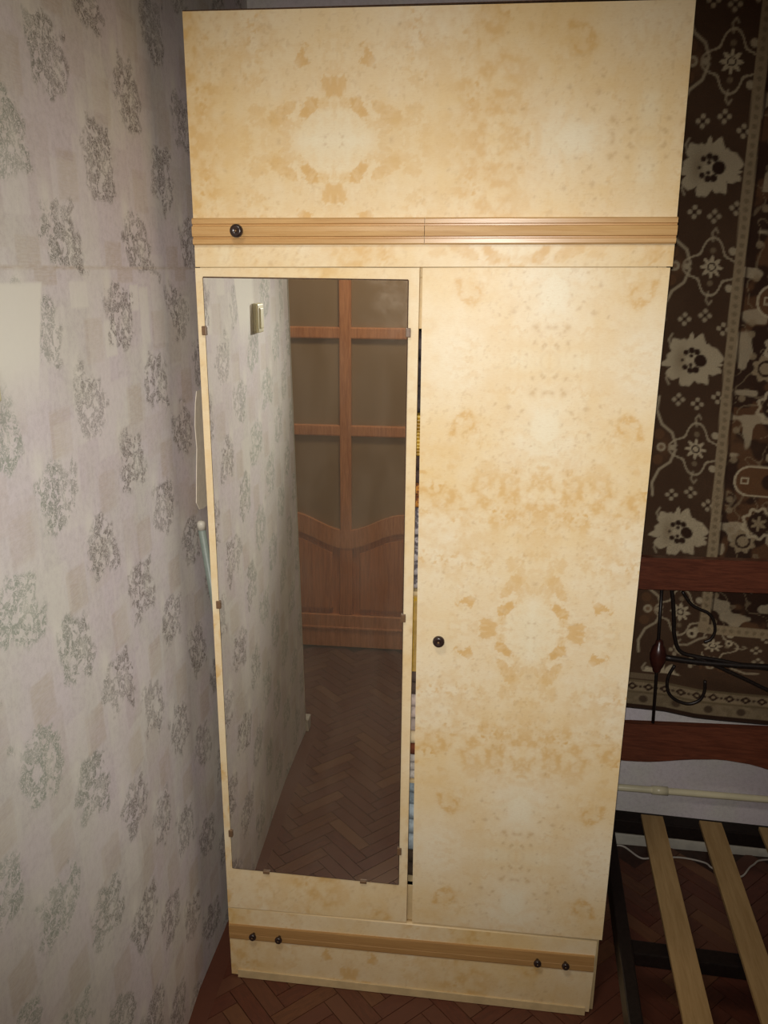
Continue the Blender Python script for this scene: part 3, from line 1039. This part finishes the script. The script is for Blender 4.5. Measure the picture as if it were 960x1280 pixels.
cx0, cx1, cyf, cyb = 0.40, 0.66, 0.036, 0.36
LIN = [
    ('folded_cloth', 0.3082, 0.075, 2, (66, 50, 34), 'dark brown folded cloth at the foot of the door gap'),
    ('folded_towel', 0.3834, 0.125, 3, (176, 186, 190), 'pale blue-grey folded towel low in the door gap'),
    ('folded_cloth', 0.5086, 0.064, 2, (150, 162, 168), 'grey folded cloth just under the lower shelf in the gap'),
    ('folded_sheet', 0.5842, 0.062, 3, (206, 196, 184), 'whitish folded sheet lying on the lower shelf in the gap'),
    ('folded_cloth', 0.6464, 0.026, 1, (120, 62, 34), 'thin red-brown folded cloth in the door gap'),
    ('folded_cloth', 0.6726, 0.030, 1, (226, 204, 164), 'thin cream folded cloth in the door gap'),
    ('folded_sheet', 0.7028, 0.094, 3, (204, 184, 172), 'pinkish white folded sheet in the door gap'),
    ('folded_cloth', 0.7970, 0.060, 2, (98, 78, 66), 'brown folded cloth below the yellow box in the gap'),
]
for k, (nm, z, h, ly, c, lb) in enumerate(LIN):
    mt = cloth_mat('cloth_%d' % k, lin(*c))
    folded(nm, cx0, cx1, cyf, cyb, z, h, ly, mt, lb, 'cloth', k)
gb = thing('yellow_box', 'tall yellow and gold box seen through the gap level with the door knob', 'box', (0, 0, 0.8572))
MAT_GOLD = plain_mat('gold_card', lin(214, 172, 60), 0.35, 0.2, 60, 0.15)
MAT_GOLDD = plain_mat('yellow_card', lin(196, 160, 88), 0.5, 0.0, 60, 0.15)
box('carton', 0.403, 0.60, 0.041, 0.30, 0.0, 0.183, MAT_GOLDD, gb, 0.002)
for x in (0.4375, 0.452):
    box('gold_band', x - 0.0016, x + 0.0016, 0.0395, 0.0412, 0.002, 0.181, MAT_GOLD, gb, 0.0003)
box('gold_band', 0.403, 0.60, 0.0393, 0.0412, 0.170, 0.178, MAT_GOLD, gb, 0.0003)
UP = [
    ('folded_sheet', 1.0502, 0.185, 6, (186, 176, 172), (96, 88, 90), 'grey and white patterned folded linen in the upper half of the gap'),
    ('folded_cloth', 1.2354, 0.052, 2, (206, 138, 56), (120, 70, 40), 'orange folded cloth high in the door gap'),
    ('folded_cloth', 1.2876, 0.060, 2, (84, 64, 56), None, 'dark brown folded cloth under the golden ribbed cushion'),
]
for k, (nm, z, h, ly, c, c2, lb) in enumerate(UP):
    mt = cloth_mat('linen_%d' % k, lin(*c), lin(*c2) if c2 else None, 70)
    folded(nm, cx0, cx1, cyf, cyb, z, h, ly, mt, lb, 'cloth', k + 20)
MAT_GR = cloth_mat('gold_ribbed', lin(220, 180, 70), lin(170, 128, 40), 60, 0.4)
folded('ribbed_cushion', 0.402, 0.60, 0.036, 0.30, 1.3478, 0.084, 12, MAT_GR, 'golden yellow finely ribbed cushion in the upper gap', 'cushion', 33)
MAT_DK = cloth_mat('dark_knit', lin(84, 72, 70), lin(58, 48, 48), 50)
folded('folded_coat', 0.40, 0.64, 0.052, 0.34, 1.4320, 0.165, 3, MAT_DK, 'dark grey-brown folded coat at the top of the door gap', 'coat', 41)

# grey-green pole jammed between wall and wardrobe
pl = thing('pole', 'grey-green pole wedged between papered wall and wardrobe side', 'pole', (0, 0, 0))
tube('pole_shaft', [(-0.020, 0.36, 0.0), (-0.0385, 0.06, 1.165)], 0.0085, MAT_POLE, pl, 14)
lathe('pole_cap', [(0.0095, 0), (0.0095, 0.016), (0.006, 0.020), (0.0003, 0.021)], MAT_WHITE, pl, (-0.0386, 0.0605, 1.160), 'Z', 16)

# ------------------------------------------------------------ bed
bed = thing('bed', 'metal bed frame with birch slats and dark red headboard beside the wardrobe', 'bed', (0.96, 0.50, 0), math.radians(-2.35))
BW, BL = 1.46, 1.98      # width (x), length (-y)
def P(x, z):
    return (x - 0.96, 0.016 + (x - 0.96) * 0.04, z)


HW = 0.71                 # half width, the middle of the headboard
def arch_rail(name, zt, zb, y0_, y1_, parent):
    n = 48
    a, b = [], []
    bm = bmesh.new()
    q = []
    for i in range(n + 1):
        x = 0.02 + (BW - 0.04) * i / n
        q.append((x, zb(x)))
    for i in range(n, -1, -1):
        x = 0.02 + (BW - 0.04) * i / n
        q.append((x, zt(x)))
    quad_prism(bm, q, y0_, y1_, 0.004)
    bmesh.ops.triangulate(bm, faces=[f for f in bm.faces if len(f.verts) > 4])
    return link(name, finish(bm, name), MAT_MAHOG, parent)


sym = lambda x: min(x, BW - x)
arch_rail('headboard_rail', lambda x: 0.995 + 0.030 * sym(x) + 0.03 * max(0, (sym(x) - 0.4)), lambda x: 0.906 + 0.036 * sym(x) + 0.03 * max(0, sym(x) - 0.4), 0.004, 0.026, bed)
zx = [0.0, 0.06, 0.12, 0.215, 0.30, 0.386, 0.43, 0.52, 0.62, 0.73]
zz_ = [0.388, 0.390, 0.394, 0.413, 0.423, 0.416, 0.404, 0.385, 0.40, 0.405]
arch_rail('headboard_rail', lambda x: 0.504 + 0.055 * sym(x), lambda x: float(np.interp(sym(x), zx, zz_)), 0.004, 0.026, bed)
for x in (-0.02, BW - 0.01):
    p_o = box('headboard_post', x, x + 0.03, 0.0, 0.03, 0.0, 1.03, MAT_IRON, bed, 0.004)
# wrought iron between the rails, mirrored about the middle
SC = [
    ('iron_rod', [(1.057, 0.912), (1.061, 0.80), (1.067, 0.66), (1.072, 0.508)], 0.0055, 0),
    ('iron_scroll', [(1.081, 0.916), (1.090, 0.87), (1.097, 0.82), (1.102, 0.78), (1.120, 0.735), (1.160, 0.722), (1.225, 0.716), (1.300, 0.706), (1.37, 0.70)], 0.0065, 6),
    ('iron_scroll', [(1.110, 0.905), (1.135, 0.872), (1.160, 0.858), (1.180, 0.850), (1.196, 0.832), (1.204, 0.800), (1.196, 0.775), (1.18, 0.765)], 0.005, 6),
    ('iron_scroll', [(1.112, 0.690), (1.100, 0.660), (1.098, 0.630), (1.107, 0.603), (1.130, 0.585), (1.162, 0.579), (1.188, 0.594), (1.197, 0.622), (1.195, 0.652)], 0.0055, 6),
    ('iron_scroll', [(1.160, 0.722), (1.24, 0.690), (1.30, 0.665), (1.37, 0.635), (1.45, 0.61), (1.53, 0.62), (1.60, 0.66)], 0.0065, 6),
    ('iron_bar', [(1.080, 0.712), (1.16, 0.706), (1.25, 0.705), (1.34, 0.707), (1.45, 0.712), (1.69, 0.715)], 0.010, 4),
]
for nm, pts, r, sb in SC:
    base_pts = [(x - 0.96, 0.014, z) for x, z in pts]
    for mir in (0, 1):
        pp = [(BW - x if mir else x, y, z) for x, y, z in base_pts]
        if mir and nm == 'iron_bar':
            pp = [(x, y, z + 0.0) for x, y, z in pp]
        tube(nm, pp, r * 0.82, MAT_IRON, bed, 8, sb)
for x in (0.106, BW - 0.106):
    lathe('turned_bead', [(0.004, -0.05), (0.010, -0.046), (0.012, -0.036), (0.016, -0.03), (0.021, -0.012), (0.022, 0.006), (0.017, 0.026), (0.011, 0.034), (0.010, 0.044), (0.004, 0.048)], MAT_BEAD, bed, (x, 0.014, 0.715), 'Z', 20)
# frame rails
box('head_rail', 0.012, BW - 0.012, -0.052, -0.006, 0.192, 0.2345, MAT_IRON, bed, 0.003)
for x in (-0.018, BW - 0.02):
    box('side_rail', x + 0.006, x + 0.036, -BL, 0.0, 0.190, 0.2490, MAT_IRON, bed, 0.003)
box('foot_rail', 0.014, BW - 0.014, -BL - 0.002, -BL + 0.04, 0.185, 0.2345, MAT_IRON, bed, 0.003)
box('cross_bar', 0.016, BW - 0.018, -0.520, -0.478, 0.180, 0.2150, MAT_IRON, bed, 0.003)
box('cross_bar', 0.016, BW - 0.018, -1.295, -1.240, 0.170, 0.2100, MAT_IRON, bed, 0.003)
for x in (-0.016, BW - 0.018):
    box('leg', x, x + 0.03, -BL, -BL + 0.03, 0.0, 0.192, MAT_IRON, bed, 0.003)
box('leg', BW / 2 - 0.015, BW / 2 + 0.015, -0.512, -0.486, 0.0, 0.182, MAT_IRON, bed, 0.003)
# birch slats running down the bed, slightly bowed
bm = bmesh.new()
n = 16
for i in range(n + 1):
    pass
rows = []
for i in range(n + 1):
    t = i / n
    y = -0.030 - (BL - 0.06) * t
    z = 0.2348 + 0.004 * math.sin(math.pi * t)
    rows.append([bm.verts.new((x, y, z + dz)) for x, dz in ((0.0, 0.0), (0.06, 0.0), (0.06, 0.009), (0.0595, 0.010), (0.0005, 0.010), (0.0, 0.009))])
for i in range(n):
    for k in range(6):
        bm.faces.new((rows[i][k], rows[i][(k + 1) % 6], rows[i + 1][(k + 1) % 6], rows[i + 1][k]))
bm.faces.new(rows[0])
bm.faces.new(rows[-1][::-1])
slat_me = finish(bm, 'slat')
slat_me.materials.append(MAT_SLAT)
for i in range(9):
    s = bpy.data.objects.new('slat', slat_me)
    COL.objects.link(s)
    s.parent = bed
    s.location = (0.0985 + 0.1575 * i, 0, 0)

# ------------------------------------------------------------ heating pipe and cable
hp = thing('heating_pipe', 'cream painted heating pipe running low along the back wall', 'pipe', (0, 0, 0))
tube('pipe_run', [(0.0, 0.632, 0.2165), (1.16, 0.632, 0.2165), (2.88, 0.632, 0.210)], 0.0105, MAT_PIPE, hp, 16)
tube('pipe_coupling', [(1.118, 0.632, 0.2166), (1.165, 0.632, 0.2166)], 0.0135, MAT_PIPE, hp, 16)
for x in (0.6, 2.0):
    box('pipe_bracket', x - 0.008, x + 0.008, 0.632, YB - 0.0005, 0.196, 0.206, MAT_PIPE, hp, 0.001)
cb = tube('cable', [(1.02, 0.640, 0.003), (1.055, 0.640, 0.003), (1.097, 0.594, 0.003), (1.135, 0.597, 0.003), (1.218, 0.611, 0.003), (1.286, 0.598, 0.003), (1.304, 0.576, 0.003), (1.345, 0.545, 0.003), (1.385, 0.552, 0.003), (1.429, 0.605, 0.003), (1.50, 0.640, 0.003), (1.8, 0.645, 0.003), (2.6, 0.645, 0.003)], 0.0028, MAT_CABLE, None, 8, 8)
tag(cb, 'thin white cable lying on the floor along the back wall', 'cable')

# ------------------------------------------------------------ rug hanging on the back wall
DKB = np.array(lin(84, 62, 46)[:3])
DKR = np.array(lin(62, 43, 33)[:3])
BEI = np.array(lin(196, 178, 146)[:3])
BEI2 = np.array(lin(158, 138, 108)[:3])
ORG = np.array(lin(122, 86, 58)[:3])
OLV = np.array(lin(104, 88, 62)[:3])


def rug_col(X, Z0_):
    sag = np.interp(X, [0.6, 1.0, 1.13, 1.225, 1.43, 2.4], [0.0, 0.0, 0.003, 0.018, 0.027, 0.03])
    Z = Z0_ + sag * 1.0
    col = [np.full_like(X, DKB[k]) for k in range(3)]

    def put(m, c):
        m = np.clip(m, 0, 1)
        for k in range(3):
            col[k] = col[k] * (1 - m) + c[k] * m

    def disc(x, y, cx, cy, r, e=0.004):
        return sstep(r + e / 2, r - e / 2, np.hypot(x - cx, y - cy))

    def poly_line(x, y, pts, w_):
        m = np.zeros_like(x)
        for (ax, ay), (bx, by) in zip(pts[:-1], pts[1:]):
            dx, dy = bx - ax, by - ay
            t = np.clip(((x - ax) * dx + (y - ay) * dy) / (dx * dx + dy * dy + 1e-9), 0, 1)
            d = np.hypot(x - ax - t * dx, y - ay - t * dy)
            m = np.maximum(m, sstep(w_ + 0.002, w_ - 0.002, d))
        return m

    xc = 1.2075 + 0.012 * (1.2 - Z) * (Z < 3)            # stripe centre, slightly askew
    xc = np.interp(Z, [0.7, 1.0, 1.6, 2.3], [1.2145, 1.2135, 1.1955, 1.186])
    ZC = 0.7600
    inner = (X > xc + 0.013) & (Z > ZC + 0.016)
    per = 0.469
    # --- broad flowered border: A = along, B = distance outwards from the narrow stripe
    for side in (0, 1):
        if side == 0:
            A = Z - 0.795
            B = xc - X
            where = (X < xc) & (Z > 0.60)
        else:
            A = X - 1.245 - 0.47 * 0
            B = ZC - Z
            where = (Z < ZC) & (X > 1.215) & (Z > 0.571)
        wnd = where.astype(float)
        a = (A + per * 20) % per                            # 0 at the small flower, per/2 near the big one
        ab = np.minimum(a, per - a)
        big = 0.2335
        sc = 1.0 if side == 0 else 0.72
        Bs = B / sc
        # big palmette, ragged outline, pointing to the stripe
        dx, dz = (Bs - 0.098), (a - big)
        th = np.arctan2(dz, dx)
        r = np.hypot(dx * 0.92, dz)
        tri = np.abs((((th + 0.5 * (vnoise(th * 2.2 + 9, r * 0 + 3, 8) - 0.5)) * 9 / (2 * math.pi) + 0.5) % 1.0) - 0.5) * 2
        tri2 = np.abs(((th * 18 / (2 * math.pi) + 0.5) % 1.0) - 0.5) * 2
        rad = 0.047 + 0.021 * np.clip(1 - np.abs(tri), 0, 1) ** 0.6 + 0.006 * tri2 + 0.013 * np.exp(-((np.abs(th) - math.pi) / 0.35) ** 2)
        m = sstep(rad + 0.003, rad - 0.003, r) * wnd
        put(m, BEI)
        put(m * gau(Bs, a, 0.125, big, 0.016, 0.035) * 0.8, BEI2)
        for qx, qz, qr in ((0.098, .026, .008), (0.084, .022, .008), (0.112, .020, .007), (0.074, 0.0, .016), (0.098, -.026, .008), (0.084, -.024, .009), (0.112, -.018, .007), (0.120, 0.0, .004), (0.098, .012, .005), (0.098, -.012, .005)):
            put(disc(Bs, a, qx, big + qz, qr) * wnd, DKR)
        put(disc(Bs, a, 0.105, big, 0.007) * wnd, BEI)
        # little crosses above and below the palmette
        for cb_, ca_ in ((0.122, .338), (0.072, .349), (0.024, .322), (0.122, .130), (0.073, .121), (0.022, .146)):
            for ox, oy in ((.0, .011), (.0, -.011), (.011, 0), (-.011, 0)):
                put(disc(Bs, a, cb_ + ox, ca_ + oy, 0.0058, .004) * wnd * 0.75, BEI)
            put(disc(Bs, a, cb_, ca_, .0035) * wnd, DKR)
        # quatrefoil cartouche and its flower
        for dd in (a, a - per):
            th = np.arctan2(dd, Bs - 0.068)
            r = np.hypot(Bs - 0.068, dd)
            rad = 0.050 + 0.014 * np.cos(2 * th) ** 2 + 0.006 * np.cos(4 * th)
            put(sstep(0.0045, 0.0018, np.abs(r - rad)) * wnd * 0.75 * (r < 0.1), BEI)
            rf = 0.021 + 0.0065 * np.cos(th * 8)
            put(sstep(rf + 0.003, rf - 0.002, r) * wnd, BEI)
            put(sstep(0.0025, 0.001, np.abs(r - 0.009)) * wnd, DKR)
            for sg in (1, -1):
                put(disc(Bs, dd, 0.068, sg * 0.040, 0.007) * wnd * 0.6, BEI2)
                put(disc(Bs, dd, 0.020, sg * 0.045, 0.0095) * wnd * 0.9, BEI)
                # vine running outwards
                put(poly_line(Bs, sg * dd, [(0.120, 0.006), (0.132, 0.040), (0.160, 0.062), (0.176, 0.10), (0.172, 0.135)], 0.0035) * wnd * 0.75, BEI)
                put(poly_line(Bs, sg * dd, [(0.070, 0.062), (0.074, 0.082), (0.066, 0.093), (0.060, 0.083)], 0.0025) * wnd * 0.6, BEI)
                put(disc(Bs, dd, 0.165, sg * 0.035, .014) * wnd * 0.5, ORG)
                put(poly_line(Bs, sg * dd, [(0.150, 0.17), (0.158, 0.185), (0.150, 0.20), (0.138, 0.195)], 0.0028) * wnd * 0.6, BEI)
            put(gau(Bs, dd, 0.15, 0.0, .018, .03) * wnd * 0.5, ORG)
            put(disc(Bs, dd, 0.128, 0.0, 0.008) * wnd * 0.8, BEI)
            put(disc(Bs, dd, 0.158, 0.0, 0.012) * wnd * 0.8, BEI)
            put(disc(Bs, dd, 0.158, 0.0, 0.006) * wnd * 0.8, ORG)
    # corner flowers
    cm = ((X < 1.30) & (Z < 0.80) & (Z > 0.571)).astype(float)
    for cx, cz, r0 in ((1.184, 0.737, 0.014), (1.289, 0.722, 0.010)):
        put(disc(X, Z, cx, cz, r0) * cm, BEI)
        put(disc(X, Z, cx, cz, r0 * .4) * cm, DKR)
    put(poly_line(X, Z, [(1.150, .695), (1.175, .700), (1.205, .725), (1.225, .735)], .003) * cm * .7, BEI)
    put(poly_line(X, Z, [(1.150, .695), (1.145, .675), (1.16, .668)], .003) * cm * .7, BEI)
    # --- inner ground
    im = inner.astype(float)
    for k in range(3):
        col[k] = np.where(inner, DKR[k], col[k])
    warp = (fbm(X * 14, Z * 14, 12, 3) - 0.5)
    put(im * sstep(0.02, 0.10, warp + 0.02) * 0.55, ORG)
    sc1 = fbm(X * 24, Z * 24, 15, 2)
    put(im * sstep(0.035, 0.012, np.abs(sc1 - 0.5)) * 0.5, BEI2)
    put(im * sstep(0.70, 0.76, vnoise(X * 30, Z * 30, 19)) * 0.7, BEI)
    for k in range(-1, 5):
        cz = 1.198 + 0.47 * k
        # bar shaped cartouche
        d = np.hypot(np.maximum(1.288 - X, 0), Z - cz)
        put(im * sstep(0.043, 0.039, d) * (X < 1.62), ORG * 0.8)
        put(im * sstep(0.004, 0.0015, np.abs(d - 0.040)) * (X < 1.62), BEI)
        put(im * sstep(0.003, 0.001, np.abs(np.maximum(np.abs(X - 1.274), np.abs(Z - cz)) - 0.008)), BEI)
        put(disc(X, Z, 1.34, cz, 0.022) * im, DKR)
        # wreath
        for wz in (cz - 0.117, cz + 0.20):
            th = np.arctan2(Z - wz, X - 1.325)
            r = np.hypot(X - 1.325, Z - wz)
            put(im * sstep(0.006, 0.003, np.abs(r - 0.040 - 0.004 * np.cos(th * 9))) * 0.85, BEI)
            put(im * sstep(0.032, 0.028, r), DKR)
            put(im * sstep(0.018, 0.014, r + 0.006 * np.cos(th * 6)) * .9, BEI2)
        # rosette
        th = np.arctan2(Z - cz - 0.30, X - 1.29)
        r = np.hypot(X - 1.29, Z - cz - 0.30)
        put(im * sstep(0.034, 0.030, r + .004 * np.cos(8 * th)), BEI2)
        put(im * sstep(0.004, 0.002, np.abs(r - 0.018)), DKR)
        for ox, oz in ((1.235, 0.055), (1.238, -0.055), (1.240, -0.085), (1.232, 0.135), (1.236, 0.22), (1.25, -0.14)):
            put(disc(X, Z, ox + 0.004, cz + oz, 0.009) * im * 0.8, BEI2)
    # --- narrow framing stripe with tiny figures
    st = (sstep(0.0145, 0.0125, np.abs(X - xc)) * (Z > ZC - 0.014)).astype(float)
    put(st, BEI2 * 1.12)
    fig = sstep(0.007, 0.005, np.hypot(X - xc, ((Z * 1.0) % 0.021) - 0.0105))
    put(st * fig * 0.45, OLV * 0.8)
    put(sstep(0.004, 0.002, np.abs(X - xc - 0.018)) * (Z > ZC) * 0.8, DKR * 0.8)
    sh = (sstep(0.0145, 0.0125, np.abs(Z - ZC)) * (X > xc - 0.014)).astype(float)
    put(sh, BEI2 * 1.12)
    figh = sstep(0.007, 0.005, np.hypot(Z - ZC, ((X * 1.0) % 0.021) - 0.0105))
    put(sh * figh * 0.45 * (X > xc + 0.01), OLV * 0.8)
    # --- outer stripes at the bottom
    put(((Z < 0.592) & (Z > 0.574)).astype(float) * sstep(0.0, 1.0, np.where(X < 1.10, 1.0, 0.0)) * 0.5, BEI2)
    ob = sstep(0.571, 0.569, Z) * sstep(0.526, 0.528, Z)
    put(ob, BEI2 * 0.95)
    mx_ = (X % 0.046) - 0.023
    zc = Z - 0.5485
    dia = np.abs(mx_) / 0.017 + np.abs(zc) / 0.0125
    put(ob * sstep(1.1, 0.9, dia), DKR)
    put(ob * sstep(0.5, 0.3, dia), BEI2)
    put(ob * sstep(0.004, 0.002, np.abs(np.abs(zc) - 0.018)) * 0.7, OLV)
    put(ob * sstep(0.006, 0.003, np.hypot(np.abs(mx_) - 0.023, zc)) * 0.9, DKR)
    pb = sstep(0.527, 0.525, Z) * sstep(0.490, 0.492, Z)
    put(pb, BEI2 * 0.82)
    m2 = (X % 0.093) - 0.0465
    put(pb * sstep(0.016, 0.010, np.hypot(m2, (Z - 0.509) * 1.1)) * 0.8, DKR)
    put(pb * sstep(0.60, 0.7, vnoise(X * 60, Z * 90, 5)) * 0.3, OLV)
    put(sstep(0.491, 0.489, Z), DKR * 0.9)
    return col


def rug_pos(S, T):
    sag = np.interp(S, [0.6, 1.0, 1.13, 1.225, 1.43, 2.4], [0.0, 0.0, 0.003, 0.018, 0.027, 0.03])
    wv = 0.004 * np.sin(S * 9.0) * sstep(1.4, 0.5, T)
    bot = T <= 0.4786
    Z = np.where(T < 0.60, T - sag * (T * 0 + 1), T - sag)
    return S, 0.652 + wv, Z


rg = thing('rug', 'dark brown and beige patterned rug hanging on the back wall', 'rug', (0, 0, 0))
x0r, x1r, z0r, z1r = 0.88, 2.55, 0.478, 2.45
def rug_sheet():
    def fc(S, T):
        X, Y, Z = rug_pos(S, T)
        return rug_col(X, Z)
    o = paint_grid('rug_pile', rug_pos, x0r, x1r, z0r, z1r, 0.0036, fc, MAT_RUG, rg)
    return o
rug_sheet()
def back_pos(S, T):
    X, Y, Z = rug_pos(S, T)
    return X, Y + 0.008, Z
paint_grid('rug_backing', back_pos, x0r, x1r, z0r, z1r, 0.05, lambda S, T: [np.full_like(S, c_) for c_ in DKR], MAT_RUG, rg)
bm = bmesh.new()
pts = []
for i in range(60):
    s_ = x0r + (x1r - x0r) * i / 59
    X, Y, Z = rug_pos(np.array(s_), np.array(z0r))
    pts.append((float(X), float(Y) + 0.004, float(Z)))
tube_bm(bm, pts, 0.0046, 8)
link('bound_edge', finish(bm, 'edge', True), plain_mat('rug_binding', lin(48, 34, 26), 0.95, 0, 200, 0.2), rg)
